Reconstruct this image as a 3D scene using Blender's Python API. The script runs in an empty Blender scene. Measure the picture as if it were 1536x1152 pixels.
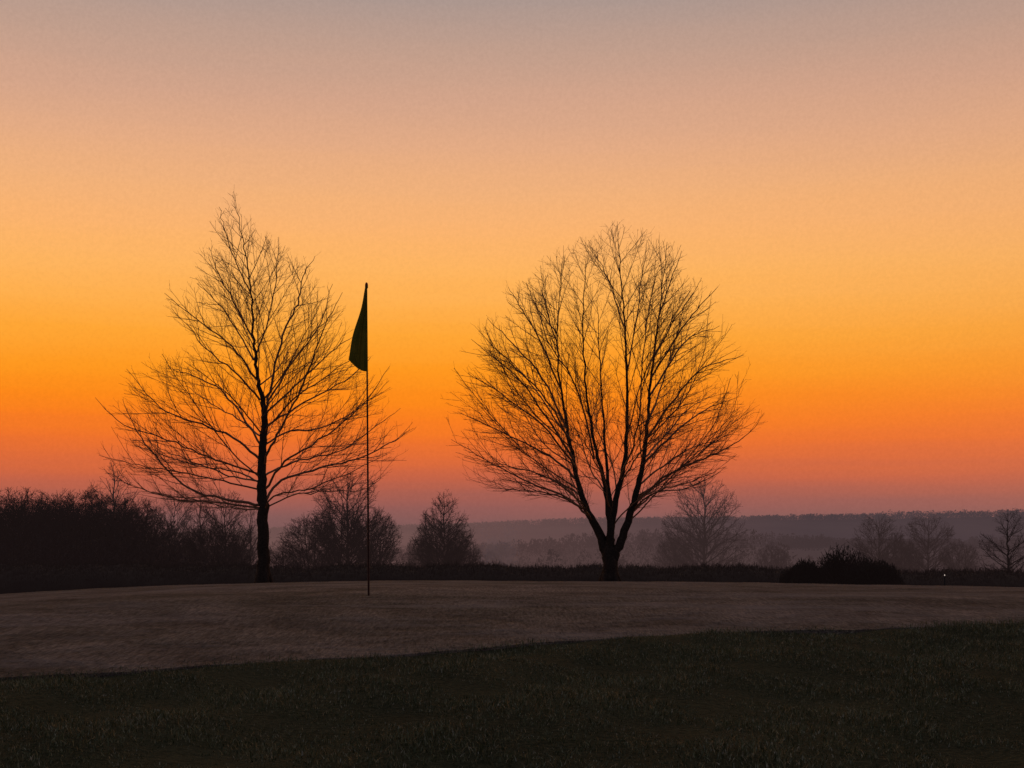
import bpy, math, random
import numpy as np
from mathutils import Vector
random.seed(11); rng=np.random.default_rng(5)
F=2000.0; HZ=800.0; CX=768.0
scene=bpy.context.scene
col=scene.collection
scene.view_settings.view_transform='Standard'; scene.view_settings.look='None'
scene.view_settings.exposure=0; scene.view_settings.gamma=1

def lin(r,g,b):
    f=lambda c:(c/255/12.92) if c/255<=0.04045 else ((c/255+0.055)/1.055)**2.4
    return (f(r),f(g),f(b),1.0)

# ------------------------------------------------------------------ terrain
CY=np.array([-60,-3,0,3,5,6,7,8.2,9.16,10.5,12,16,20,26,31,34,40,55,75,100,160,260,400,700,1000,1500,2200,4500.])
CZ=np.array([-.9,-.68,-.66,-.635,-.585,-.545,-.505,-.457,-.430,-.434,-.472,-.612,-.752,-.952,-1.115,-1.222,-1.55,-2.45,-3.45,-4.6,-7.6,-12,-16,-11,-14,6,3,0.])
_h=np.diff(CY); _d=np.diff(CZ)/_h
_m=np.zeros(len(CY)); _m[0]=_d[0]; _m[-1]=_d[-1]
_m[1:-1]=(_d[:-1]*_h[1:]+_d[1:]*_h[:-1])/(_h[1:]+_h[:-1])
def prof(y):
    y=np.clip(np.asarray(y,float),CY[0],CY[-1])
    i=np.clip(np.searchsorted(CY,y)-1,0,len(CY)-2)
    h=_h[i]; t=(y-CY[i])/h
    return ((2*t**3-3*t**2+1)*CZ[i]+(t**3-2*t**2+t)*h*_m[i]+(-2*t**3+3*t**2)*CZ[i+1]+(t**3-t**2)*h*_m[i+1])
def sstep(a,b,x):
    t=np.clip((x-a)/(b-a),0,1); return t*t*(3-2*t)
def edge_y(x):
    return np.interp(x,[-16,-6,-2,-.78,.78,2.84,6,18],[1.5,3.6,5.2,5.85,6.65,7.35,8.0,9.0])+0.05*np.sin(x*2.1)+0.03*np.sin(x*5.3+1)+.02*np.sin(x*13)
def height(x,y,noise=True):
    x=np.asarray(x,float); y=np.asarray(y,float)
    z=prof(y)
    yy=np.clip(y,6,34); xx=np.clip(x+.06*yy,-22,22)
    lat=np.where(xx<0,-.095,-.026)*xx**2/yy
    z=z+lat*sstep(6,11,y)*(1-sstep(100,300,y))*(.25+.75*(1-sstep(34,60,y)))
    z=z+sstep(900,1500,y)*(x*0.022+2*np.sin(x*0.004+1)+.7*np.sin(x*0.011))*(np.abs(x)<3500)
    z=z+sstep(500,680,y)*(1-sstep(760,1000,y))*(x*.012+2*np.sin(x*.012))
    if noise:
        rough=1-sstep(-.15,.15,y-edge_y(x))
        z=z+rough*(.014*np.sin(x*3.1+y*1.7)+.012*np.sin(x*5.7-y*4.3+1)+.007*np.sin(x*11+y*9))
    return z
def H(x,y): return float(height(x,y))

def mesh_np(name,verts,faces):
    me=bpy.data.meshes.new(name)
    verts=np.asarray(verts,np.float32)
    me.vertices.add(len(verts)); me.vertices.foreach_set('co',verts.ravel())
    faces=[f for f in faces if len(f)]
    loops=np.concatenate([f.ravel() for f in faces]).astype(np.int32)
    sizes=np.concatenate([np.full(len(f),f.shape[1]) for f in faces])
    starts=np.concatenate([[0],np.cumsum(sizes)[:-1]]).astype(np.int32)
    me.loops.add(len(loops)); me.loops.foreach_set('vertex_index',loops)
    me.polygons.add(len(sizes)); me.polygons.foreach_set('loop_start',starts)
    me.update(calc_edges=True)
    return me
def shade_smooth(me):
    me.polygons.foreach_set('use_smooth',np.ones(len(me.polygons),bool)); me.update()
def add_obj(name,me,mat=None,parent=None,**props):
    o=bpy.data.objects.new(name,me)
    if mat and me and not me.materials: me.materials.append(mat)
    col.objects.link(o)
    if parent: o.parent=parent
    for k,v in props.items(): o[k]=v
    return o
def grid_faces(nx,ny):
    i=np.arange(nx-1); j=np.arange(ny-1)
    I,J=np.meshgrid(i,j); a=(J*nx+I).ravel()
    return np.stack([a,a+1,a+nx+1,a+nx],1)

# ------------------------------------------------------------------ materials
def new_mat(name):
    m=bpy.data.materials.new(name); m.use_nodes=True
    nt=m.node_tree; nt.nodes.clear()
    return m,nt
def N(nt,t,**k):
    n=nt.nodes.new(t)
    for a,b in k.items(): setattr(n,a,b)
    return n
def math_n(nt,op,a,b=None,c=None,clamp=False):
    n=N(nt,'ShaderNodeMath',operation=op); n.use_clamp=clamp
    for i,v in enumerate((a,b,c)):
        if v is None: continue
        if isinstance(v,(int,float)): n.inputs[i].default_value=v
        else: nt.links.new(v,n.inputs[i])
    return n.outputs[0]
def mixc(nt,f,a,b,blend='MIX'):
    n=N(nt,'ShaderNodeMix',data_type='RGBA',blend_type=blend)
    for s,v in ((n.inputs[0],f),(n.inputs[6],a),(n.inputs[7],b)):
        if isinstance(v,bpy.types.NodeSocket): nt.links.new(v,s)
        else: s.default_value=v
    return n.outputs[2]
def ramp(nt,f,stops):
    r=N(nt,'ShaderNodeValToRGB'); e=r.color_ramp.elements
    while len(e)>1: e.remove(e[-1])
    e[0].position=stops[0][0]; e[0].color=stops[0][1]
    for p,c in stops[1:]:
        x=e.new(p); x.color=c
    nt.links.new(f,r.inputs[0]); return r.outputs[0]
def noise(nt,vec,scale,detail=4,rough=.6,sc=None):
    if sc:
        m=N(nt,'ShaderNodeMapping'); m.inputs['Scale'].default_value=sc; nt.links.new(vec,m.inputs[0]); vec=m.outputs[0]
    n=N(nt,'ShaderNodeTexNoise'); n.inputs['Scale'].default_value=scale
    n.inputs['Detail'].default_value=detail; n.inputs['Roughness'].default_value=rough
    nt.links.new(vec,n.inputs['Vector']); return n.outputs[0]
def g3(v): return (v,v,v,1)

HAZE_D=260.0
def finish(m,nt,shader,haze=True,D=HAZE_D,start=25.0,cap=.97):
    """painted aerial perspective: haze colour mixed in as emission, stronger with distance"""
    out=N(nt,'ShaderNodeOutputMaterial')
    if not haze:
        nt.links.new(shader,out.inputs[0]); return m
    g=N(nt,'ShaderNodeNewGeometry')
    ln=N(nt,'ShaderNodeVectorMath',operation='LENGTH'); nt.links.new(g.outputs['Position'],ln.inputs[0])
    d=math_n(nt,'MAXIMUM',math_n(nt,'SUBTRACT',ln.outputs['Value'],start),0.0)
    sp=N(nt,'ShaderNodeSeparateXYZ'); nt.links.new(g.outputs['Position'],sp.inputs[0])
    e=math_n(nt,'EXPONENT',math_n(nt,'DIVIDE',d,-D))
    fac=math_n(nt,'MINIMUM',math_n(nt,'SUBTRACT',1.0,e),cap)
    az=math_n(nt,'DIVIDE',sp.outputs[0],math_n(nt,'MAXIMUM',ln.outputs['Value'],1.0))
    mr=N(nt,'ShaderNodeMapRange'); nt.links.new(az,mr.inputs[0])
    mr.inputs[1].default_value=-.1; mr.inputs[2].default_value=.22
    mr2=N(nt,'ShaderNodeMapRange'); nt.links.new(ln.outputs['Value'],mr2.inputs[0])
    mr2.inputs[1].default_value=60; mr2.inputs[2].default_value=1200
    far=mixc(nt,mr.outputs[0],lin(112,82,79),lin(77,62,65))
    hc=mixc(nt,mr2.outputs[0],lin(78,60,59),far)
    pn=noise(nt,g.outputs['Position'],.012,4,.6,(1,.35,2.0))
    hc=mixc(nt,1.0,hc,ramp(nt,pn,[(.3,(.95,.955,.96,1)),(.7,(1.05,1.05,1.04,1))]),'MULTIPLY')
    em=N(nt,'ShaderNodeEmission'); nt.links.new(hc,em.inputs[0])  # haze painted onto the surface as a glow, no mist volume
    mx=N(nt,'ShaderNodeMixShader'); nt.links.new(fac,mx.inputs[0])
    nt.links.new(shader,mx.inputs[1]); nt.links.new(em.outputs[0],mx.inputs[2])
    nt.links.new(mx.outputs[0],out.inputs[0])
    try: m.cycles.emission_sampling='NONE'
    except Exception: pass
    return m
def simple(name,c1,c2,scale=6,rough=.9,haze=True,bump=0.0,spec=.1,**k):
    m,nt=new_mat(name)
    g=N(nt,'ShaderNodeNewGeometry')
    n=noise(nt,g.outputs['Position'],scale)
    c=ramp(nt,n,[(.3,(*c1,1)),(.7,(*c2,1))])
    b=N(nt,'ShaderNodeBsdfPrincipled'); nt.links.new(c,b.inputs['Base Color'])
    b.inputs['Roughness'].default_value=rough; b.inputs['Specular IOR Level'].default_value=spec
    if bump:
        bn=N(nt,'ShaderNodeBump'); bn.inputs['Strength'].default_value=bump; bn.inputs['Distance'].default_value=.02
        nt.links.new(n,bn.inputs['Height']); nt.links.new(bn.outputs[0],b.inputs['Normal'])
    return finish(m,nt,b.outputs[0],haze,**k)

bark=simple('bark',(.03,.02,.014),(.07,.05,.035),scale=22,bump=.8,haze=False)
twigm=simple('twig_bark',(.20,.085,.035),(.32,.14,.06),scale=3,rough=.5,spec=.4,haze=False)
bgbark=simple('hazed_bark',(.02,.015,.012),(.04,.03,.025),scale=2,D=210)
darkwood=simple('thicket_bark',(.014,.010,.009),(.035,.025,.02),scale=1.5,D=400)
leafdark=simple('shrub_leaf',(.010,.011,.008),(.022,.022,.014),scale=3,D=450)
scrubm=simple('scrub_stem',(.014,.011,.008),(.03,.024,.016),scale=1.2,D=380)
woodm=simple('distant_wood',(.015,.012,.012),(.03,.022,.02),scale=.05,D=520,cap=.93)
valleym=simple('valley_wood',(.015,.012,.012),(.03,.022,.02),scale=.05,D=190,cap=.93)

m,nt=new_mat('rough_ground')
g=N(nt,'ShaderNodeNewGeometry')
n1=noise(nt,g.outputs['Position'],1.4,5); n2=noise(nt,g.outputs['Position'],45,3)
c=ramp(nt,n1,[(.3,(.018,.024,.010,1)),(.7,(.058,.060,.027,1))])
c=mixc(nt,.5,c,ramp(nt,n2,[(.35,(.014,.018,.008,1)),(.7,(.076,.076,.038,1))]))
b=N(nt,'ShaderNodeBsdfPrincipled'); nt.links.new(c,b.inputs['Base Color']); b.inputs['Roughness'].default_value=.95; b.inputs['Specular IOR Level'].default_value=.05
bn=N(nt,'ShaderNodeBump'); bn.inputs['Strength'].default_value=.8; bn.inputs['Distance'].default_value=.02
nt.links.new(n2,bn.inputs['Height']); nt.links.new(bn.outputs[0],b.inputs['Normal'])
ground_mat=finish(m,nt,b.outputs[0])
# green
m,nt=new_mat('mown_green')
g=N(nt,'ShaderNodeNewGeometry')
p=g.outputs['Position']
a=noise(nt,p,.5,6,.6,(.5,.7,1)); bb=noise(nt,p,2.2,5,.7,(.8,.6,1)); cc=noise(nt,p,60,3,.8,(1,.13,1)); fr=noise(nt,p,1.1,5,.75,(.4,1,1))
c=ramp(nt,a,[(.34,(.098,.084,.060,1)),(.5,(.15,.121,.089,1)),(.66,(.195,.155,.12,1))])
c=mixc(nt,1.0,c,ramp(nt,bb,[(.34,g3(.55)),(.5,g3(1)),(.66,(1.5,1.47,1.47,1))]),'MULTIPLY')
c=mixc(nt,1.0,c,ramp(nt,cc,[(.34,g3(.5)),(.5,g3(1)),(.66,g3(1.7))]),'MULTIPLY')
fm=N(nt,'ShaderNodeMapRange'); nt.links.new(fr,fm.inputs[0]); fm.inputs[1].default_value=.50; fm.inputs[2].default_value=.70; fm.inputs[4].default_value=.6
c=mixc(nt,fm.outputs[0],c,(.30,.265,.23,1))
b=N(nt,'ShaderNodeBsdfPrincipled'); nt.links.new(c,b.inputs['Base Color']); b.inputs['Roughness'].default_value=.9; b.inputs['Specular IOR Level'].default_value=.08
bn=N(nt,'ShaderNodeBump'); bn.inputs['Strength'].default_value=1; bn.inputs['Distance'].default_value=.03
nt.links.new(cc,bn.inputs['Height'])
bn2=N(nt,'ShaderNodeBump'); bn2.inputs['Strength'].default_value=1; bn2.inputs['Distance'].default_value=.12
nt.links.new(bb,bn2.inputs['Height']); nt.links.new(bn.outputs[0],bn2.inputs['Normal']); nt.links.new(bn2.outputs[0],b.inputs['Normal'])
green_mat=finish(m,nt,b.outputs[0],False)
# grass
m,nt=new_mat('grass_blade')
g=N(nt,'ShaderNodeNewGeometry')
n1=noise(nt,g.outputs['Position'],1.3,4); n2=noise(nt,g.outputs['Position'],55,2); n3=noise(nt,g.outputs['Position'],8,4,.7)
c=ramp(nt,n1,[(.3,(.045,.068,.018,1)),(.7,(.15,.155,.056,1))])
c=mixc(nt,.55,c,ramp(nt,n3,[(.38,(.020,.032,.010,1)),(.62,(.27,.27,.11,1))]))
c=mixc(nt,.5,c,ramp(nt,n2,[(.42,(.03,.042,.014,1)),(.58,(.19,.19,.085,1)),(.68,(.65,.60,.44,1))]))
b=N(nt,'ShaderNodeBsdfPrincipled'); nt.links.new(c,b.inputs['Base Color']); b.inputs['Roughness'].default_value=.5; b.inputs['Specular IOR Level'].default_value=.3
grass_mat=finish(m,nt,b.outputs[0],False)

# ------------------------------------------------------------------ ground sheet
ys=np.concatenate([np.linspace(-60,-2,15),np.arange(-1.5,14,.14),np.arange(14,60,.8),np.geomspace(60,4500,130)])
s=np.linspace(-1,1,241); xs=np.sinh(s*7.6)/np.sinh(7.6)*3800
s2=np.arange(-9,9.01,.15); xs=np.unique(np.concatenate([xs[np.abs(xs)>9.2],s2]))
X,Y=np.meshgrid(xs,ys); Z=height(X,Y)
bed=sstep(.05,.25,Y-edge_y(X))*(1-sstep(35.6,36.2,Y))*sstep(-17,-16.5,X)*(1-sstep(18.5,19,X))
Z=Z-.06*bed
me=mesh_np('ground',np.stack([X.ravel(),Y.ravel(),Z.ravel()],1),[grid_faces(len(xs),len(ys))]); shade_smooth(me)
add_obj('ground',me,ground_mat,kind='structure',label='dark rough grassland rolling down to a misty valley')
gx=np.linspace(-16.8,18.8,300); t=np.linspace(0,1,200)**1.6
GX,T=np.meshgrid(gx,t); e=edge_y(GX)+.03; GY=e+(36-e)*T
GZ=height(GX,GY,False)+.004
GZ[0]-=.03; GZ[-1]-=.05
away=1-np.exp(-((GX+.98)**2+(GY-9.16)**2)/.8)
GZ+=away*.014*np.sin(GX*.9+GY*.5)*np.sin(GY*.8+1)*sstep(0,.1,T)+away*.008*np.sin(GX*2.7+1)*np.sin(GY*2.3)*sstep(0,.1,T)
me=mesh_np('green',np.stack([GX.ravel(),GY.ravel(),GZ.ravel()],1),[grid_faces(300,200)]); shade_smooth(me)
add_obj('putting_green',me,green_mat,kind='structure',label='closely mown frosty brown putting green')

def blades(x,y,z,L,W,lean=.5,az=None):
    n=len(x)
    a=rng.uniform(0,2*np.pi,n); la=rng.uniform(0,2*np.pi,n) if az is None else az
    le=np.abs(rng.normal(0,lean,n))
    dx=np.cos(la)*le; dy=np.sin(la)*le
    wx=np.cos(a)*W/2; wy=np.sin(a)*W/2
    hz=L/np.sqrt(1+le**2)
    v=np.zeros((n,5,3))
    v[:,0]=np.stack([x-wx,y-wy,z],1); v[:,1]=np.stack([x+wx,y+wy,z],1)
    mx=x+dx*hz*.4; my=y+dy*hz*.4; mz=z+hz*.6
    v[:,2]=np.stack([mx+wx*.7,my+wy*.7,mz],1); v[:,3]=np.stack([mx-wx*.7,my-wy*.7,mz],1)
    v[:,4]=np.stack([x+dx*hz,y+dy*hz,z+hz],1)
    b=(np.arange(n)*5)[:,None]
    return v.reshape(-1,3),[b+np.array([0,1,2,3]),b+np.array([3,2,4])]
n=390000
x=rng.uniform(-5,5.5,n); y=rng.uniform(2.8,8.9,n)
over=y-edge_y(x)
k=over<.03+np.abs(rng.normal(0,.18,n))*(rng.random(n)<.4); x=x[k]; y=y[k]; over=over[k]
tuss=np.clip(.75+.4*np.sin(x*4.1+y*2.3)*np.sin(y*5.2-x*1.7)+.3*np.sin(x*13+y*7)*np.sin(y*11),.3,1.5)
L=rng.uniform(.010,.034,len(x))*tuss*np.clip(1-over*2.0,.4,1)*(1+.5*sstep(1,3,x)*(over>-.5))
zz_=np.where(over>0,height(x,y,False)+.001,height(x,y)-.003)
v,f=blades(x,y,zz_,L,rng.uniform(.0018,.0042,len(x)),.9)
add_obj('rough_grass',mesh_np('rough_grass',v,f),grass_mat,kind='stuff',label='short tufted dark rough grass beside the green')

# ------------------------------------------------------------------ world
w=bpy.data.worlds.new('World'); scene.world=w; w.use_nodes=True
nt=w.node_tree; nt.nodes.clear()
tc=N(nt,'ShaderNodeTexCoord'); sp=N(nt,'ShaderNodeSeparateXYZ'); nt.links.new(tc.outputs['Generated'],sp.inputs[0])
hx=math_n(nt,'SQRT',math_n(nt,'ADD',math_n(nt,'MULTIPLY',sp.outputs[0],sp.outputs[0]),math_n(nt,'MULTIPLY',sp.outputs[1],sp.outputs[1])))
hx=math_n(nt,'MAXIMUM',hx,1e-4)
el=math_n(nt,'DIVIDE',sp.outputs[2],hx)
nz=noise(nt,tc.outputs['Generated'],2.5,3,.5,(1,1,9))
nz2=noise(nt,tc.outputs['Generated'],7.0,3,.5,(.5,.5,16))
elj=math_n(nt,'ADD',el,math_n(nt,'MULTIPLY',math_n(nt,'SUBTRACT',nz,.5),.014))
elj=math_n(nt,'ADD',elj,math_n(nt,'MULTIPLY',math_n(nt,'SUBTRACT',nz2,.5),.009))
sk=[(800,(122,88,87)),(778,(134,91,88)),(760,(152,93,86)),(740,(174,96,79)),(717,(200,100,69)),(690,(222,107,57)),(662,(238,114,44)),(630,(249,125,32)),(600,(253,137,26)),(560,(255,152,32)),(510,(255,166,54)),(460,(255,175,78)),(410,(254,180,96)),(350,(250,179,111)),(290,(241,177,122)),(220,(227,171,133)),(150,(211,164,138)),(80,(193,158,140)),(0,(172,151,143))]
stops=[((HZ-y_)/F,lin(*c_)) for y_,c_ in sk]
stops+= [(.55,lin(145,133,136)),(.9,lin(115,112,126))]
base=ramp(nt,math_n(nt,'MAXIMUM',elj,0.0),stops)
zen=N(nt,'ShaderNodeMapRange'); nt.links.new(el,zen.inputs[0]); zen.inputs[1].default_value=.8; zen.inputs[2].default_value=4
c=mixc(nt,zen.outputs[0],base,lin(98,100,120))
sx=math_n(nt,'DIVIDE',sp.outputs[0],hx); sy=math_n(nt,'DIVIDE',sp.outputs[1],hx)
mr=N(nt,'ShaderNodeMapRange'); nt.links.new(sx,mr.inputs[0]); mr.inputs[1].default_value=.08; mr.inputs[2].default_value=.8; mr.inputs[4].default_value=.26
c=mixc(nt,mr.outputs[0],c,lin(175,130,110))
mr=N(nt,'ShaderNodeMapRange'); nt.links.new(sy,mr.inputs[0]); mr.inputs[1].default_value=.8; mr.inputs[2].default_value=-.3
c=mixc(nt,mr.outputs[0],c,lin(92,92,110))
gr=noise(nt,tc.outputs['Generated'],420,2,.7)
c=mixc(nt,1.0,c,ramp(nt,gr,[(.3,(.965,.965,.965,1)),(.7,(1.035,1.035,1.035,1))]),'MULTIPLY')
bg=N(nt,'ShaderNodeBackground'); nt.links.new(c,bg.inputs[0]); bg.inputs[1].default_value=1.0
wo=N(nt,'ShaderNodeOutputWorld'); nt.links.new(bg.outputs[0],wo.inputs[0])

sl=bpy.data.lights.new('sun','SUN'); sl.energy=.12; sl.angle=math.radians(12); sl.color=(1,.5,.2)
so=bpy.data.objects.new('sun',sl); col.objects.link(so)
so.rotation_euler=Vector((-.08,1,.06)).normalized().to_track_quat('Z','Y').to_euler()

# ------------------------------------------------------------------ trees
class Buf:
    def __init__(s): s.v=[]; s.f=[]; s.n=0
    def tube(s,pts,rads,sides):
        P=np.array(pts,float); n=len(P)
        if n<2: return
        T=np.empty_like(P); T[1:-1]=P[2:]-P[:-2]; T[0]=P[1]-P[0]; T[-1]=P[-1]-P[-2]
        T/=np.sqrt((T*T).sum(1))[:,None]+1e-9
        m_=T.mean(0); ref=np.zeros(3); ref[np.argmin(np.abs(m_))]=1
        a0,a1,a2=T[:,0],T[:,1],T[:,2]
        U=np.stack([a1*ref[2]-a2*ref[1],a2*ref[0]-a0*ref[2],a0*ref[1]-a1*ref[0]],1)
        U/=np.sqrt((U*U).sum(1))[:,None]+1e-9
        V=np.stack([a1*U[:,2]-a2*U[:,1],a2*U[:,0]-a0*U[:,2],a0*U[:,1]-a1*U[:,0]],1)
        a=np.arange(sides)*2*np.pi/sides
        R=np.asarray(rads,float)
        ring=P[:,None]+R[:,None,None]*(U[:,None]*np.cos(a)[None,:,None]+V[:,None]*np.sin(a)[None,:,None])
        s.v.append(ring.reshape(-1,3))
        i=np.arange(n-1)[:,None]*sides; j=np.arange(sides)[None]
        j2=(j+1)%sides
        q=np.stack([i+j,i+j2,i+sides+j2,i+sides+j],-1).reshape(-1,4)+s.n
        s.f.append(q); s.n+=n*sides
    def mesh(s,name):
        me=mesh_np(name,np.concatenate(s.v),[np.concatenate(s.f)]); shade_smooth(me); return me
def smooth_path(pts,sub=5,wob=0.02,jit=0):
    P=[Vector(p) for p in pts]; out=[]
    if jit:
        for i in range(1,len(P)-1): P[i]+=Vector((random.gauss(0,jit),random.gauss(0,jit),random.gauss(0,jit)))
    Q=[P[0]*2-P[1]]+P+[P[-1]*2-P[-2]]
    for i in range(1,len(Q)-2):
        a,b,c_,d=Q[i-1],Q[i],Q[i+1],Q[i+2]
        for k in range(sub):
            t=k/sub
            out.append(.5*((2*b)+(c_-a)*t+(2*a-5*b+4*c_-d)*t*t+(3*b-a-3*c_+d)*t**3)+Vector((random.gauss(0,wob),random.gauss(0,wob),random.gauss(0,wob)))*(1 if i+k>1 else 0))
    out.append(P[-1]); return out
GA=2.39996
class Tree:
    def __init__(s,env,P,lims=(.82,1.10)):
        s.tr=Buf(); s.cr=Buf(); s.env=env; s.P=P; s.count=0; s.lims=lims
        zz=np.linspace(0,max(env['z']),80)
        s.zmax=zz[-1]; s.tab=[(float(np.interp(z,env['z'],env['ax'])),float(np.interp(z,env['z'],env['l'])),float(np.interp(z,env['z'],env['r']))) for z in zz]
    def rel(s,p):
        z=p.z
        if z>s.zmax: return 9
        ax,rl,rr=s.tab[max(0,min(79,int(z/s.zmax*79)))]
        dx=p.x-ax; R=rr if dx>0 else rl; D=(rl+rr)/2*.92
        return (dx/max(R,.01))**2+(p.y/max(D,.01))**2
    def grow(s,p,d,L,r0,r1,seg,wander,up):
        n=max(2,int(L/seg)); pts=[p.copy()]; st=L/n; lim=random.uniform(*s.lims)**2
        for i in range(n):
            d=(d+Vector((random.gauss(0,wander),random.gauss(0,wander),random.gauss(0,wander)+up))).normalized()
            p=p+d*st
            if s.rel(p)>lim: break
            pts.append(p.copy())
        if len(pts)<2:
            return None,None
        m=len(pts); rad=[r0+(r1-r0)*(i/(m-1))**.8 for i in range(m)]
        return pts,rad
    def children(s,pts,rad,lv,t0=.12,sc=1.0):
        P=s.P
        if lv>=len(P): return
        q=P[lv]; n=len(pts)
        cum=[0]
        for i in range(1,n): cum.append(cum[-1]+(pts[i]-pts[i-1]).length)
        L=cum[-1]; pos=max(t0*L,q['sp']*.4)*random.uniform(.7,1.2); k=random.random()*6
        i=0
        while pos<L:
            while i<n-2 and cum[i+1]<pos: i+=1
            f=(pos-cum[i])/max(1e-6,cum[i+1]-cum[i])
            p=pts[i].lerp(pts[i+1],f); d=(pts[i+1]-pts[i]).normalized(); r=rad[i]+(rad[i+1]-rad[i])*f
            t=pos/L; k+=GA+random.gauss(0,.5)
            u=d.orthogonal().normalized(); v=d.cross(u)
            ang=math.radians(random.gauss(q['ang'],8))
            nd=d*math.cos(ang)+(u*math.cos(k)+v*math.sin(k))*math.sin(ang)
            if nd.z<-.1: nd.z*=.4
            nd.z+=q.get('bias',.1)
            ob=q.get('out',.15); hr=math.hypot(p.x,p.y)+.3
            nd.x+=ob*p.x/hr; nd.y+=ob*p.y/hr
            nd.normalize()
            cl=(q['k']*L*(1-q.get('fall',.6)*t)+q['c'])*random.uniform(.45,1.3)*sc
            cl=min(cl,q.get('max',9))
            r0=max(min(r*.7,q['r'][0]),q['r'][1]); r1=q['r'][1]
            pos+=q['sp']*random.uniform(.45,1.55)*(1.45-.8*t)/(sc**.5)
            cp,crd=s.grow(p,nd,cl,r0,r1,q['seg'],q['w'],q['up'])
            if cp is None:
                # at the crown's edge: only a short spur
                if random.random()<.45:
                    l_=random.uniform(.08,.22); w_=s.P[-1]['r'][1]
                    s.cr.tube([p,p+nd*l_*.5,p+nd*l_+Vector((0,0,.02))],[w_*1.3,w_*1.1,w_],3)
                continue
            s.cr.tube(cp,crd,q['sides']); s.count+=1
            s.children(cp,crd,lv+1)
def set_tree(name,empty_loc,T,trunk_mat=None,crown_mat=None,**props):
    e=bpy.data.objects.new(name,None); col.objects.link(e); e.location=empty_loc
    e.empty_display_size=.5
    for k,v in props.items(): e[k]=v
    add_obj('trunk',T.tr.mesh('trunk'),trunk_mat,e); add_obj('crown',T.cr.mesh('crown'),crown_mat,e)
    return e

D0=34.0
def mkP(bx,by):
    def f(px,py,dy=0): return Vector(((px-bx)/F*D0,dy,(by-py)/F*D0))
    return f
def env_px(bx,by,rows):
    rows=sorted(rows,key=lambda r:-r[0])
    z=[(by-r[0])/F*D0 for r in rows]
    return dict(z=z,ax=[(r[2]-bx)/F*D0 for r in rows],l=[(r[2]-r[1])/F*D0+.08 for r in rows],r=[(r[3]-r[2])/F*D0+.08 for r in rows])

def hand_tree(bx,by,rows,trunks,limbs,P,auto,wob=.016,tstart=.4,inner=1.0,jit=.05):
    f=mkP(bx,by); T=Tree(env_px(bx,by,rows),P); allp=[]
    for pts,rs in trunks:
        pp=smooth_path([f(*p) for p in pts],6,wob)
        rr=list(np.interp(np.linspace(0,1,len(pp)),np.linspace(0,1,len(rs)),rs))
        T.tr.tube(pp,rr,10); allp.append((pp,rr))
    pp,rr=allp[0]
    for k in range(5):
        a=k*1.26+.3; dv=Vector((math.cos(a),math.sin(a),0))
        T.tr.tube([dv*rr[0]*.3+Vector((0,0,.45)),dv*rr[0]*.75+Vector((0,0,.15)),dv*rr[0]*1.35+Vector((0,0,-.12))],[.07,.08,.06],6)
    for pp,rr in allp:
        T.children(pp,rr,0,tstart,inner)
    for pts,r0 in limbs:
        pp=smooth_path([f(*p) for p in pts],5,wob,jit)
        n=len(pp); rr=[r0*(1-(i/(n-1)))**.9+.005 for i in range(n)]
        T.cr.tube(pp,rr,6); T.children(pp,rr,0,.18)
    for (ti,t0,t1,nn,r0,elev,spread) in auto:
        pp,rr=allp[ti]
        for k in range(nn):
            t=t0+(t1-t0)*(k+random.random()*.6)/nn; idx=int(t*(len(pp)-1))
            side=1 if k%2 else -1
            p_=pp[idx]
            if abs(p_.x)+abs(p_.y)>.45: basea=math.atan2(p_.y*1.6,p_.x)+side*.6
            else: basea=side*math.pi/2
            a=basea+random.uniform(-spread,spread); el=math.radians(elev+random.uniform(-8,10)+t*15)
            d=Vector((math.cos(a)*math.cos(el),math.sin(a)*math.cos(el),math.sin(el)))
            cp,cr=T.grow(p_,d,7,min(rr[idx]*.6,r0),.006,.16,.05,.02)
            if cp: T.cr.tube(cp,cr,6); T.children(cp,cr,0,.3)
    return T

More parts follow.
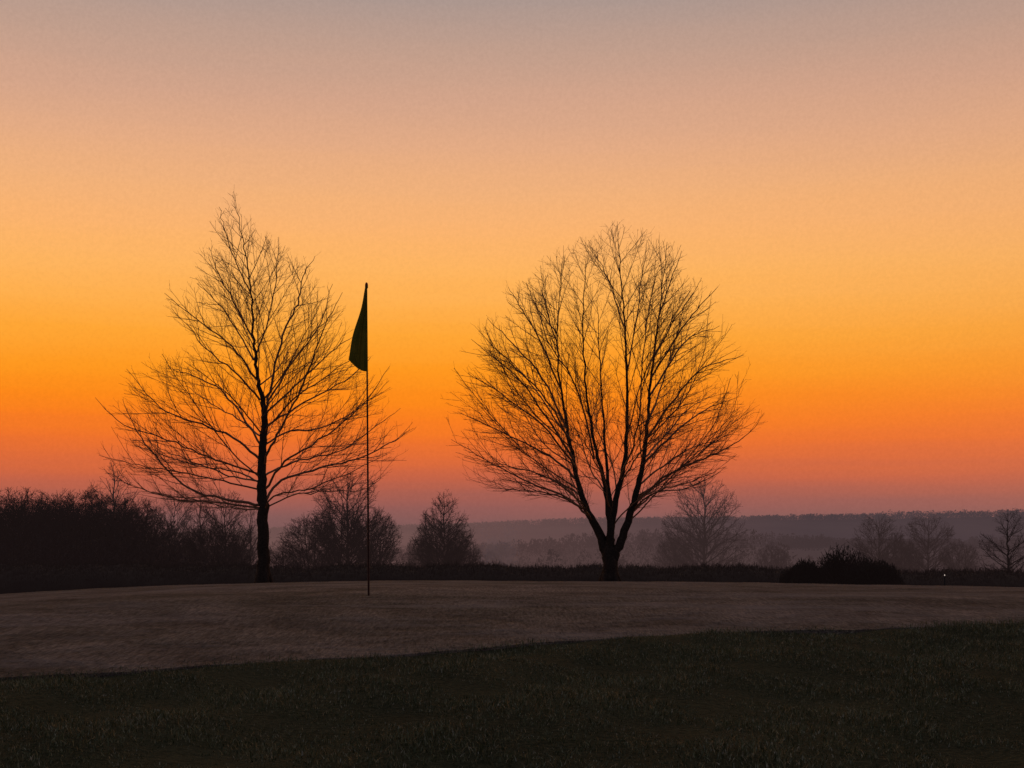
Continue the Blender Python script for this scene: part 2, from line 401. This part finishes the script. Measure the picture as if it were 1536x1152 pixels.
rowsL=[(286,346,350,355),(320,328,356,368),(350,316,362,388),(375,304,368,437),(400,292,373,478),(440,266,377,498),(470,258,379,524),(500,276,381,530),(540,250,384,550),(565,205,386,578),(590,166,390,596),(620,168,395,606),(650,170,394,612),(690,165,392,604),(715,170,393,585),(735,185,394,555),(755,215,394,500),(772,300,394,440),(800,385,395,405)]
PL=[dict(sp=.25,ang=36,k=.27,c=.6,max=1.9,fall=.38,r=(.0105,.0034),seg=.15,w=.055,up=.03,sides=4,bias=.09,out=.20),
    dict(sp=.14,ang=38,k=.34,c=.20,max=.8,fall=.5,r=(.0048,.0027),seg=.11,w=.08,up=.04,sides=3,bias=.08,out=.14),
    dict(sp=.125,ang=38,k=.3,c=.11,max=.3,fall=.4,r=(.0031,.0021),seg=.10,w=.11,up=.05,sides=3,bias=.1,out=.1)]
TL=hand_tree(395,874,rowsL,
 [([(395,880),(395,820),(394,760),(392,700),(396,645),(396,612),(387,572),(381,520),(378,460),(372,400),(361,345),(350,287)],[.18,.15,.135,.11,.09,.075,.048,.034,.024,.016,.010,.004])],
 [([(397,625),(408,570,.2),(424,500,.3),(440,450,.4),(455,410,.4),(468,378,.5)],.032),
  ([(394,700),(415,660,-.3),(440,610,-.6),(470,560,-.8),(498,500,-1),(522,450,-1.1)],.030),
  ([(395,755),(420,725,.3),(470,702,.7),(530,685,.9),(575,665,1),(605,642,1.1)],.032),
  ([(396,735),(425,697,-.5),(485,665,-1),(545,622,-1.3),(592,560,-1.4)],.028),
  ([(395,715),(430,690,.9),(490,668,1.6),(550,635,2.0),(590,600,2.2)],.023),
  ([(396,768),(420,748,-.5),(470,732,-1.2),(530,712,-1.7),(592,688,-2)],.021),
  ([(396,762),(430,745,.7),(480,735,1.3),(530,728,1.7),(560,712,2)],.017),
  ([(394,670),(425,648,.5),(470,640,1),(530,600,1.4),(575,560,1.6)],.021),
  ([(392,757),(345,747,.3),(280,730,.6),(225,695,.8),(190,645,1),(165,592,1.1)],.034),
  ([(390,762),(335,752,-.4),(280,748,-.8),(225,738,-1),(180,712,-1.2)],.024),
  ([(391,765),(345,758,.8),(295,757,1.3),(250,752,1.6),(215,738,1.9)],.017),
  ([(391,735),(345,722,-.7),(290,715,-1.3),(235,705,-1.7),(185,690,-2)],.02),
  ([(391,722),(345,705,1.0),(285,695,1.7),(225,675,2.1),(180,650,2.3)],.022),
  ([(391,712),(345,692,-1.0),(285,672,-1.7),(225,645,-2.1),(185,610,-2.3)],.022),
  ([(391,690),(350,662,-.3),(300,636,-.6),(250,612,-.8),(205,560,-.9)],.028),
  ([(393,670),(355,610,.4),(315,572,.6),(275,558,.8),(242,545,.9)],.024),
  ([(393,655),(350,625,1.1),(300,598,1.6),(250,565,2)],.02),
  ([(390,600),(352,560,-.3),(315,525,-.5),(288,490,-.6)],.022),
  ([(386,570),(350,525,-.3),(310,490,-.5),(256,446,-.6)],.022),
  ([(381,510),(352,458,.2),(325,405,.3),(308,366,.4)],.018),
  ([(380,540),(345,485,.6),(315,445,.8),(283,415,.9)],.017),
  ([(381,540),(398,480,.3),(410,410,.4),(414,350,.4)],.018),
  ([(376,440),(357,395,-.2),(340,345,-.2),(331,313,-.2)],.012),
  ([(400,605),(435,545,.6),(470,480,.8),(492,416,.9)],.023),
  ([(398,620),(445,570,.7),(490,520,.9),(525,495,1)],.022),
  ([(394,725),(350,708,.5),(290,700,.9),(235,685,1.2),(178,662,1.4)],.021),
  ([(397,650),(440,615,-1),(500,580,-1.6),(555,545,-2)],.021),
  ([(398,640),(450,600,.7),(510,560,.9),(550,528,1)],.023)],
 PL,[(0,.22,.6,6,.022,20,1.0),(0,.5,.85,3,.014,42,1.2)],jit=.05)
XL=(395-CX)/F*D0
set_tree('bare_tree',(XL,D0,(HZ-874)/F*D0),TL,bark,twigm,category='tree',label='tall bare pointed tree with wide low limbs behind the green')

rowsR=[(330,918,925,932),(356,890,928,976),(374,842,928,1008),(406,806,928,1026),(440,758,926,1049),(480,726,925,1076),(520,708,924,1092),(560,702,922,1108),(600,680,920,1114),(635,672,918,1128),(665,674,917,1122),(700,686,916,1108),(725,700,915,1094),(745,720,915,1070),(765,760,915,1018),(787,850,915,955),(815,900,915,930)]
PR=[dict(sp=.24,ang=32,k=.25,c=.60,max=1.7,fall=.35,r=(.0110,.0036),seg=.15,w=.04,up=.02,sides=4,bias=.06,out=.24),
    dict(sp=.14,ang=38,k=.34,c=.20,max=.8,fall=.5,r=(.0050,.0028),seg=.11,w=.06,up=.03,sides=3,bias=.06,out=.18),
    dict(sp=.12,ang=40,k=.3,c=.12,max=.3,fall=.4,r=(.0034,.0023),seg=.10,w=.08,up=.035,sides=3,bias=.07,out=.14)]
TR=hand_tree(915,873,rowsR,
 [([(915,880),(915,855),(914,825),(916,800),(924,750),(937,690),(940,620),(940,550),(936,470),(930,400),(925,338)],[.235,.2,.16,.09,.075,.055,.04,.029,.02,.012,.005]),
  ([(913,845),(900,800,.1),(882,765,.2),(868,720,.3),(858,670,.4),(847,610,.5),(838,540,.5),(838,470,.5),(849,376,.5)],[.13,.11,.085,.06,.044,.031,.021,.013,.005]),
  ([(915,830,0),(914,780,-.2),(904,720,-.4),(890,670,-.5),(880,610,-.6),(873,540,-.7),(872,470,-.8),(880,385,-.8)],[.10,.08,.055,.04,.028,.02,.012,.005]),
  ([(917,845),(934,805,-.1),(949,755,-.2),(962,700,-.3),(969,640,-.3),(976,560,-.4),(986,470,-.4),(998,368,-.4)],[.13,.105,.085,.06,.044,.03,.017,.005]),
  ([(914,835,.1),(920,780,.3),(914,720,.5),(909,650,.6),(905,580,.8),(902,500,1.0),(900,430,1.2)],[.09,.07,.045,.03,.02,.012,.004])],
 [([(890,780,.1),(850,745,.3),(800,722,.6),(740,697,.8),(674,655,1)],.028),
  ([(880,765,.2),(830,742,-.4),(785,733,-.8),(740,738,-1)],.021),
  ([(875,745,.2),(830,718,.9),(770,694,1.4),(692,680,1.7)],.023),
  ([(868,720,.3),(820,682,.6),(760,645,.9),(684,612,1)],.027),
  ([(862,690,.3),(820,625,0),(770,565,-.4),(708,514,-.6)],.027),
  ([(864,700,.3),(810,640,-.6),(755,600,-1),(704,568,-1.2)],.022),
  ([(858,660,.3),(808,592,-.2),(755,540,-.5),(718,500,-.6)],.02),
  ([(850,640,.4),(812,560,.8),(772,505,1),(730,466,1.2)],.024),
  ([(855,660,.4),(820,600,1.2),(780,545,1.8),(742,505,2.1)],.02),
  ([(842,580,.5),(805,500,.2),(782,460,0),(762,430,0)],.019),
  ([(838,520,.5),(820,460,.4),(812,401,.5)],.015),
  ([(838,500,.5),(805,450,.9),(790,414,1)],.012),
  ([(890,690,-.5),(860,600,-1.4),(820,520,-1.9),(795,450,-2.1)],.02),
  ([(888,780,.1),(860,745,-1),(825,722,-1.6),(775,705,-2.2)],.02),
  ([(895,790,.1),(872,755,.8),(850,730,1.6),(800,712,2.4)],.02),
  ([(912,760,-.3),(900,720,-1),(880,680,-1.7),(860,640,-2.3)],.018),
  ([(920,770,.2),(935,725,1),(950,680,1.8),(960,630,2.4)],.018),
  ([(914,740,.4),(890,700,1.2),(870,650,1.9),(850,600,2.4)],.017),
  ([(932,720,-.1),(950,690,-1),(975,650,-1.8),(990,600,-2.3)],.017),
  ([(948,755,-.2),(1000,717,-.5),(1050,692,-.8),(1095,667,-.9),(1126,640,-1)],.028),
  ([(942,775,-.1),(985,742,.4),(1035,727,.8),(1090,704,1)],.021),
  ([(946,765,-.1),(985,738,-1),(1025,724,-1.6),(1070,706,-2)],.02),
  ([(940,785,-.1),(965,750,.9),(1000,728,1.7),(1045,712,2.3)],.019),
  ([(955,730,-.1),(1000,695,.8),(1050,667,1.2),(1108,650,1.5)],.023),
  ([(962,700,-.3),(1010,650,.2),(1060,612,.6),(1112,592,.8)],.027),
  ([(962,690,-.3),(1005,640,1.3),(1050,600,2),(1095,575,2.4)],.021),
  ([(966,660,-.3),(1010,600,-.6),(1050,560,-.9),(1106,540,-1)],.025),
  ([(970,600,-.3),(1010,530,.1),(1045,500,.4),(1084,484,.5)],.022),
  ([(974,570,-.4),(1015,510,-.9),(1045,465,-1.1),(1066,443,-1.2)],.018),
  ([(978,540,-.4),(1010,475,-.6),(1040,438,-.8)],.018),
  ([(968,640,-.3),(1000,560,1),(1025,490,1.5),(1038,448,1.7)],.02),
  ([(985,480,-.4),(1008,425,-.3),(1020,380,-.3)],.013),
  ([(930,720,0),(950,640,-1),(958,550,-1.4),(968,470,-1.5),(980,415,-1.5)],.02),
  ([(940,560,0),(958,470,.3),(972,360,.4)],.016),
  ([(936,490,0),(912,410,.3),(890,366,.4)],.013)],
 PR,[(0,.32,.6,3,.02,40,.9),(1,.2,.6,4,.02,26,.6),(3,.2,.6,4,.02,26,.6)],tstart=.26,inner=.75,wob=.014,jit=.05)
XR=(915-CX)/F*D0
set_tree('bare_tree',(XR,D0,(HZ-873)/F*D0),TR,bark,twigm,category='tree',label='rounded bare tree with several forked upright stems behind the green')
print('branches',TL.count,TR.count)

# ---- background trees
def auto_tree(hh,shape,trunk_r,nl,P,elev,zmin=.15,stems=1,wob=.04,lr=.05):
    z=[a*hh for a,_ in shape]; r=[b for _,b in shape]
    T=Tree(dict(z=z,ax=[0]*len(z),l=r,r=r),P,(.90,1.08))
    for sidx in range(stems):
        a=random.random()*6.28; sp_=0 if stems==1 else random.uniform(.2,.6)*max(r)
        pts=[(0,0,-.4),(math.cos(a)*sp_*.2,math.sin(a)*sp_*.2,hh*.2),(math.cos(a)*sp_*.7,math.sin(a)*sp_*.7,hh*.5),(math.cos(a)*sp_,math.sin(a)*sp_,hh*random.uniform(.78,.9) if stems>1 else hh*.96)]
        pp=smooth_path(pts,6,wob); n=len(pp); rr=[trunk_r*(1-i/(n-1))**.8+.008 for i in range(n)]
        T.tr.tube(pp,rr,7)
        for k in range(nl//stems):
            t=zmin+(.97-zmin)*(k+random.random())/(nl//stems); idx=min(n-2,int(t*(n-1)))
            a2=k*GA+random.gauss(0,.3); el=math.radians(elev+25*t+random.uniform(-8,8))
            d=Vector((math.cos(a2)*math.cos(el),math.sin(a2)*math.cos(el),math.sin(el)))
            cp,cr=T.grow(pp[idx],d,hh*.75,min(rr[idx]*.6,lr),.008,hh*.04,.07,.03)
            if cp: T.cr.tube(cp,cr,4); T.children(cp,cr,0,.15)
    return T
def PB(sc,r,dens=1.0):
    return [dict(sp=.42*sc/dens,ang=38,k=.3,c=.5*sc,max=1.8*sc,r=(.016*r,.007*r),seg=.3*sc,w=.08,up=.03,sides=3,bias=.08,out=.15),
            dict(sp=.26*sc/dens,ang=40,k=.3,c=.26*sc,max=.8*sc,r=(.008*r,.005*r),seg=.22*sc,w=.12,up=.02,sides=3,bias=.03,out=.1),
            dict(sp=.16*sc/dens,ang=45,k=.3,c=.15*sc,max=.35*sc,r=(.0055*r,.004*r),seg=.2*sc,w=.14,up=.0,sides=3,bias=.0,out=.05)]
protos={}
def proto(key,**k): protos[key]=auto_tree(**k)
dome=[(0,.4),(.08,1.7),(.2,2.6),(.42,3.0),(.62,2.8),(.8,2.25),(.92,1.5),(1,.5)]
cone=[(0,.6),(.06,2.1),(.18,2.5),(.38,2.5),(.58,2.05),(.76,1.4),(.9,.8),(1,.25)]
tall=[(0,.3),(.12,1.4),(.3,2.1),(.5,2.3),(.7,1.95),(.85,1.3),(.95,.65),(1,.15)]
proto('round',hh=7.5,shape=dome,trunk_r=.13,nl=56,P=PB(.9,1.25,1.3),elev=18,zmin=.1)
proto('cone',hh=6.5,shape=cone,trunk_r=.11,nl=76,P=PB(.75,1.25,1.35),elev=16,zmin=.06)
proto('tall',hh=8,shape=tall,trunk_r=.12,nl=42,P=PB(.95,1.05,1.1),elev=28,zmin=.12)
proto('thick',hh=6.4,shape=[(a,b*.95) for a,b in dome],trunk_r=.08,nl=60,P=PB(.8,1.4,1.35),elev=20,stems=4,zmin=.05)
proto('thick2',hh=6.4,shape=[(a,b*1.15) for a,b in tall],trunk_r=.08,nl=50,P=PB(.8,1.4,1.35),elev=24,stems=5,zmin=.05)
pm={}
for k_,T_ in protos.items():
    print(k_,T_.count)
    pm[k_]=(T_.tr.mesh('trunk'),T_.cr.mesh('crown'))
H0=dict(round=7.5,cone=6.5,tall=8,thick=6.4,thick2=6.4)
def place(key,px,topy,d,wide=1.0,rot=None,mat='mist',label='',group='bare trees in the mist',name='bare_tree'):
    X_=(px-CX)/F*d; Zt=(HZ-topy)/F*d; zb=H(X_,d); s_=(Zt-zb)/H0[key]
    e=bpy.data.objects.new(name,None); col.objects.link(e)
    e.location=(X_,d,zb); e.scale=(s_*wide,s_*wide,s_); e.rotation_euler[2]=random.random()*6.28 if rot is None else rot
    e['category']='tree'; e['label']=label; e['group']=group
    mt=bgbark if mat=='mist' else darkwood
    for nm,me in zip(('trunk','crown'),pm[key]):
        if not me.materials: me.materials.append(mt)
        o=bpy.data.objects.new(nm,me); col.objects.link(o); o.parent=e
        o.material_slots[0].link='OBJECT'; o.material_slots[0].material=mt
    return e
place('round',522,696,92,.86,mat='dark',label='bare rounded birch tree in thin mist beyond the green')
place('thick',468,762,88,1.0,mat='dark',label='low dense dark tree beyond the green')
place('thick',562,760,96,.9,mat='dark',label='dense bare tree in thin mist')
place('thick2',505,745,90,1.0,mat='dark',label='dense many stemmed tree in thin mist')
place('cone',666,730,100,1.0,mat='dark',label='compact conical bare tree standing in mist')
place('thick',662,772,98,1.0,mat='dark',label='low broad bare tree standing in mist')
place('thick2',695,798,105,.85,label='low dense bare tree in thin mist')
place('thick',628,800,104,.7,label='low dense bare tree in thin mist')
place('round',1056,708,126,.92,label='bare round tree standing in pale mist')
place('thick',1160,812,150,.9,label='low pale bare tree in mist')
place('thick',1010,800,150,.9,label='low pale bare tree in mist')
place('round',262,728,84,.8,label='slender bare birch tree at the wood edge')
place('round',338,728,86,.8,mat='dark',label='round bare tree at the wood edge')
place('tall',300,732,84,.9,mat='dark',label='upright bare tree at the wood edge')
place('tall',375,748,88,.9,label='upright bare tree at the wood edge')
place('tall',170,682,85,.9,label='tall bare tree rising above the dark wood')
place('round',1318,768,104,1.05,label='bare tree in mist behind the hedge')
place('round',1392,768,106,1.05,label='bare tree in mist behind the hedge')
place('thick2',1350,795,110,1.0,label='bare tree in mist behind the hedge')
place('thick',1440,808,112,1.0,label='bare tree in mist behind the hedge')
place('tall',1512,758,62,1.3,mat='dark',label='bare tree with upright branches beside the hedge')
gl='bare trees of the dark wood'
for i,(px,ty) in enumerate([(-60,726),(-20,730),(20,722),(52,732),(85,726),(118,731),(150,728),(185,733),(212,742),(310,775),(350,785),(40,742),(110,747),(175,750),(240,790),(0,738),(70,738),(140,742),(-100,735),(425,805),(280,790),(205,765),(30,755),(130,760),(80,755)]):
    k_=('thick','round','thick2')[i%3]
    place(k_,px,ty+random.uniform(-4,4),64+random.random()*18,1.1,mat='dark',label={'thick':'dense bare dark tree in a wood','round':'round crowned bare tree in a wood','thick2':'upright many stemmed bare tree in a wood'}[k_],group=gl)

def spikes(x,y,z0,hgt,n_per,Lr,Wr,spread,lean=.9):
    n=len(x)*n_per
    xx=np.repeat(x,n_per)+rng.normal(0,spread,n); yy=np.repeat(y,n_per)+rng.normal(0,spread,n)
    hh=np.repeat(hgt,n_per); t=rng.uniform(0,1,n); zz=np.repeat(z0,n_per)+hh*np.sqrt(1-.9*t)*rng.uniform(.2,1,n)
    L=rng.uniform(*Lr,n); W=rng.uniform(*Wr,n)
    return blades(xx,yy,zz,L,W,lean)
def bank_top(x):
    return np.interp(x,[-34,-20,-10,-4,4,10,20,36],[840,846,850,849,849,852,857,858])+1.6*np.sin(x*1.3)+1.4*np.sin(x*3.1+1)+1.2*np.sin(x*.5)
bx=np.linspace(-34,38,700); by=np.linspace(50,57,40); BX,BY=np.meshgrid(bx,by)
cs=np.clip(np.sin((BY-50)/7*np.pi),0,1)**.35
hg=((HZ-bank_top(BX))/F*53.5-height(BX,53.5+0*BX,False))
BZ=height(BX,BY,False)-.15+cs*(hg+.05)+(.05*np.sin(BX*9+BY*5)*np.sin(BY*7)+.05*rng.normal(0,1,BX.shape))*cs
v1=np.stack([BX.ravel(),BY.ravel(),BZ.ravel()],1); f1=grid_faces(700,40)
nb_=130000
pk=rng.integers(0,len(v1),nb_); pv=v1[pk]+rng.normal(0,.05,(nb_,3))
v2,f2=blades(pv[:,0],pv[:,1],pv[:,2]-.02,rng.uniform(.04,.22,nb_),rng.uniform(.010,.026,nb_),.8)
add_obj('hedge_scrub',mesh_np('hedge_scrub',np.concatenate([v1,v2]),[f1]+[q+len(v1) for q in f2]),scrubm,kind='stuff',label='dark band of rough scrub and low hedge')
x=rng.uniform(-44,-12,2600); y=rng.uniform(58,84,2600)
dens=1-sstep(-.28,-.24,x/y)
hu=rng.uniform(1.2,2.2,2600)+dens*rng.uniform(.6,2.2,2600)
v,f=spikes(x,y,height(x,y,False)-.1,hu,60,(.08,.25),(.04,.10),.6,1.3)
add_obj('wood_undergrowth',mesh_np('wood_undergrowth',v,f),darkwood,kind='stuff',label='dark tangled undergrowth below the bare wood')
def bush(px,topy,d,rx,label):
    X_=(px-CX)/F*d; zb=H(X_,d); hh=(HZ-topy)/F*d-zb
    n=30000
    lob=[(.05,0,.5,1.0)]+[(random.uniform(-.8,.8),random.uniform(-.5,.5),random.uniform(.18,.4),random.uniform(.55,1.05)) for _ in range(17)]
    li=rng.integers(0,len(lob),n); L_=np.array(lob)[li]
    dr=rng.normal(size=(n,3)); dr/=np.linalg.norm(dr,axis=1)[:,None]; dr[:,2]=np.abs(dr[:,2])
    rad=rng.uniform(.4,1.1,n)[:,None]**.7
    p=dr*rad
    x=(L_[:,0]+p[:,0]*L_[:,2])*rx; y=(L_[:,1]+p[:,1]*L_[:,2])*rx*.8; z=p[:,2]*hh*L_[:,3]*(1-.45*np.abs(L_[:,0]))
    v,f=blades(x,y,z-.05,rng.uniform(.05,.18,n),rng.uniform(.015,.04,n),1.0)
    e=bpy.data.objects.new('bush',None); col.objects.link(e); e.location=(X_,d,zb); e['category']='bush'; e['label']=label
    add_obj('crown',mesh_np('bush_crown',v,f),leafdark,e)
    B=Buf()
    for k in range(60):
        a=random.random()*6.28; s_=random.uniform(.1,1.0); tp=Vector((math.cos(a)*rx*s_,math.sin(a)*rx*s_*.8,hh*math.sqrt(max(.05,1-s_*s_))*random.uniform(.85,1.12)*(1-.3*s_)))
        B.tube([Vector((tp.x*.15,tp.y*.15,-.1)),tp*.5+Vector((0,0,.1)),tp],[.03,.015,.006],4)
    add_obj('stem',B.mesh('bush_stem'),darkwood,e)
bush(1258,816,48,1.75,'dense dark evergreen bush growing in the hedge')
bush(1208,838,48,.9,'small dark bush beside a larger one')
bush(1318,840,48,1.1,'small dark spreading bush')

def wood(name,x,y,hh,rw,n_per,tri,mat,label,lean=1.2):
    n=len(x)*n_per; X0=np.repeat(x,n_per); Y0=np.repeat(y,n_per); Hh=np.repeat(hh,n_per); R=np.repeat(rw,n_per)
    t=rng.uniform(0,1,n)**.8; sh=np.sqrt(np.clip(1-(2*t-.75)**2/1.6,0.02,1))*(1-.45*t)*1.2
    a=rng.uniform(0,6.283,n); rr=rng.uniform(0,1,n)**.5*R*sh
    xx=X0+np.cos(a)*rr; yy=Y0+np.sin(a)*rr; zz=height(X0,Y0,False)+Hh*t*.94-1
    v,f=blades(xx,yy,zz,rng.uniform(.6,1.4,n)*tri*1.3,rng.uniform(.5,1,n)*tri,lean)
    return add_obj(name,mesh_np(name,v,f),mat,kind='stuff',label=label)
n=4200; x=rng.uniform(-900,1100,n); y=rng.uniform(1400,1600,n)
wood('ridge_woodland',x,y,rng.uniform(5.5,8,n)*(1+.12*np.sin(x*.02))+np.where((x>430)&(x<620),rng.uniform(0,4,n),0),rng.uniform(4,8,n),40,1.0,woodm,'long wooded ridge fading into the haze',1.8)
n=1500; x=rng.uniform(-330,420,n); y=rng.uniform(640,760,n)
wood('plateau_woodland',x,y,rng.uniform(6,12,n)*(.75+.3*np.sin(x*.022)),rng.uniform(3,6,n),70,.8,woodm,'misty belt of trees crossing the valley',1.6)
n=700; x=rng.uniform(-130,190,n); y=rng.uniform(185,520,n)
wood('valley_woodland',x,y,rng.uniform(5,12,n)*(.8+.3*np.sin(x*.05)),rng.uniform(1.8,4.2,n),260,.34,valleym,'misty wood of bare trees filling the valley',1.4)

# thin plume of mist rising from the valley wood
m,nt=new_mat('mist_plume')
tcx=N(nt,'ShaderNodeTexCoord'); nn=noise(nt,tcx.outputs['Object'],.22,4,.6,(1,1,.7))
mrr=N(nt,'ShaderNodeMapRange'); nt.links.new(nn,mrr.inputs[0]); mrr.inputs[1].default_value=.38; mrr.inputs[2].default_value=.66; mrr.inputs[4].default_value=.7
sx_=N(nt,'ShaderNodeSeparateXYZ'); nt.links.new(tcx.outputs['Object'],sx_.inputs[0])
rr_=math_n(nt,'SQRT',math_n(nt,'ADD',math_n(nt,'MULTIPLY',sx_.outputs[0],sx_.outputs[0]),math_n(nt,'MULTIPLY',sx_.outputs[1],sx_.outputs[1])))
fo=N(nt,'ShaderNodeMapRange'); nt.links.new(rr_,fo.inputs[0]); fo.inputs[1].default_value=3.2; fo.inputs[2].default_value=.3; fo.inputs[3].default_value=0; fo.inputs[4].default_value=1
ft=N(nt,'ShaderNodeMapRange'); nt.links.new(sx_.outputs[2],ft.inputs[0]); ft.inputs[1].default_value=11.5; ft.inputs[2].default_value=6
dn=math_n(nt,'MULTIPLY',math_n(nt,'MULTIPLY',mrr.outputs[0],fo.outputs[0]),ft.outputs[0])
vs_=N(nt,'ShaderNodeVolumePrincipled'); vs_.inputs['Color'].default_value=(.9,.85,.85,1); nt.links.new(dn,vs_.inputs['Density'])
oo=N(nt,'ShaderNodeOutputMaterial'); nt.links.new(vs_.outputs[0],oo.inputs['Volume'])
B=Buf(); px_=(748-CX)/F*180; zb=H(px_,180)
B.tube([Vector((0,0,1.5)),Vector((0,0,4)),Vector((0,0,6.5)),Vector((0,0,8.6)),Vector((0,0,10.3)),Vector((0,0,11.4)),Vector((0,0,12))],[1.2,2.6,3.2,3.4,3.0,1.8,.05],16)
o=add_obj('mist_plume',B.mesh('mist_plume'),m,None,kind='stuff',label='faint plume of pale mist above the valley')
o.location=(px_,180,zb)

# ------------------------------------------------------------------ flagstick
fx=(553-CX)/F*9.16; fy=9.16; fz=H(fx,fy)+.004
e=bpy.data.objects.new('golf_flagstick',None); col.objects.link(e); e.location=(fx,fy,fz)
e.rotation_euler[1]=math.radians(-.4)
e['category']='golf flag'; e['label']='thin golf flagstick with a limp dark green flag'
polem=simple('pole_paint',(.035,.014,.010),(.06,.022,.015),scale=5,rough=.5,haze=False,spec=.2)
redm=simple('red_cap',(.25,.02,.01),(.3,.03,.015),scale=9,rough=.5,haze=False)
darkm=simple('post_paint',(.02,.02,.02),(.04,.04,.04),scale=9,haze=False)
HP=2.14
B=Buf(); zz=[-.1,0,.01,.6,.605,1.3,1.305,HP]; B.tube([Vector((0,0,z)) for z in zz],[.0075,.0075,.007,.007,.0064,.0064,.006,.0052],12)
add_obj('pole',B.mesh('pole'),polem,e)
B=Buf(); B.tube([Vector((0,0,z)) for z in (HP-.03,HP-.025,HP-.005,HP+.008,HP+.012)],[.0075,.0105,.0105,.007,.001],12)
add_obj('cap',B.mesh('cap'),redm,e)
m,nt=new_mat('flag_cloth')
g=N(nt,'ShaderNodeNewGeometry'); n_=noise(nt,g.outputs['Position'],9,4)
c=ramp(nt,n_,[(.3,(.08,.10,.018,1)),(.7,(.16,.16,.03,1))])
d1=N(nt,'ShaderNodeBsdfDiffuse'); nt.links.new(c,d1.inputs[0])
d2=N(nt,'ShaderNodeBsdfTranslucent'); nt.links.new(c,d2.inputs[0])
mx=N(nt,'ShaderNodeMixShader'); mx.inputs[0].default_value=.4; nt.links.new(d1.outputs[0],mx.inputs[1]); nt.links.new(d2.outputs[0],mx.inputs[2])
flagm=finish(m,nt,mx.outputs[0],False)
nu,nv=30,64; vs=[]
for j in range(nv):
    v_=j/(nv-1)
    for i in range(nu):
        u=i/(nu-1)
        wd=.010+.125*v_
        drop=.595*v_-.085*u*v_+.018*math.sin(u*math.pi*1.0)*v_**4
        xx=-wd*u+.004*math.sin(v_*9+u*4)*u*(1-v_)+ .007 +.006*math.sin(v_*7)*u
        yy=.012+(.038*math.sin(u*8.0+v_*.9)*(.35+u*.65)+.014*math.sin(u*17+1))*v_**.8
        vs.append((xx,-yy,HP-.012-drop))
me=mesh_np('flag',np.array(vs),[grid_faces(nu,nv)]); shade_smooth(me)
o=add_obj('flag',me,flagm,e)

# ------------------------------------------------------------------ small path light
bx_=(1417-CX)/F*46; bz=H(bx_,46)
e=bpy.data.objects.new('bollard_light',None); col.objects.link(e); e.location=(bx_,46,bz); e['category']='lamp'; e['label']='small lit white path light in front of the hedge'
zt=(HZ-862)/F*46-bz
B=Buf(); B.tube([Vector((0,0,z)) for z in (-.1,0,zt-.05,zt-.04)],[.03,.025,.015,.018],10); add_obj('post',B.mesh('post'),darkm,e)
m,nt=new_mat('lamp_glow'); em=N(nt,'ShaderNodeEmission'); em.inputs[0].default_value=(1,.8,.7,1); em.inputs[1].default_value=.55
lampm=finish(m,nt,em.outputs[0],False)
B=Buf(); B.tube([Vector((0,0,z)) for z in (zt-.04,zt-.03,zt,zt+.01)],[.009,.014,.014,.003],10); add_obj('lamp',B.mesh('lamp'),lampm,e)

# ------------------------------------------------------------------ camera
cd=bpy.data.cameras.new('camera'); cd.sensor_width=36; cd.lens=F/1536*36; cd.shift_y=(HZ-576)/1536
cd.clip_end=20000; cd.clip_start=.05
co=bpy.data.objects.new('camera',cd); col.objects.link(co); co.location=(0,0,0); co.rotation_euler=(math.radians(90),0,0)
scene.camera=co
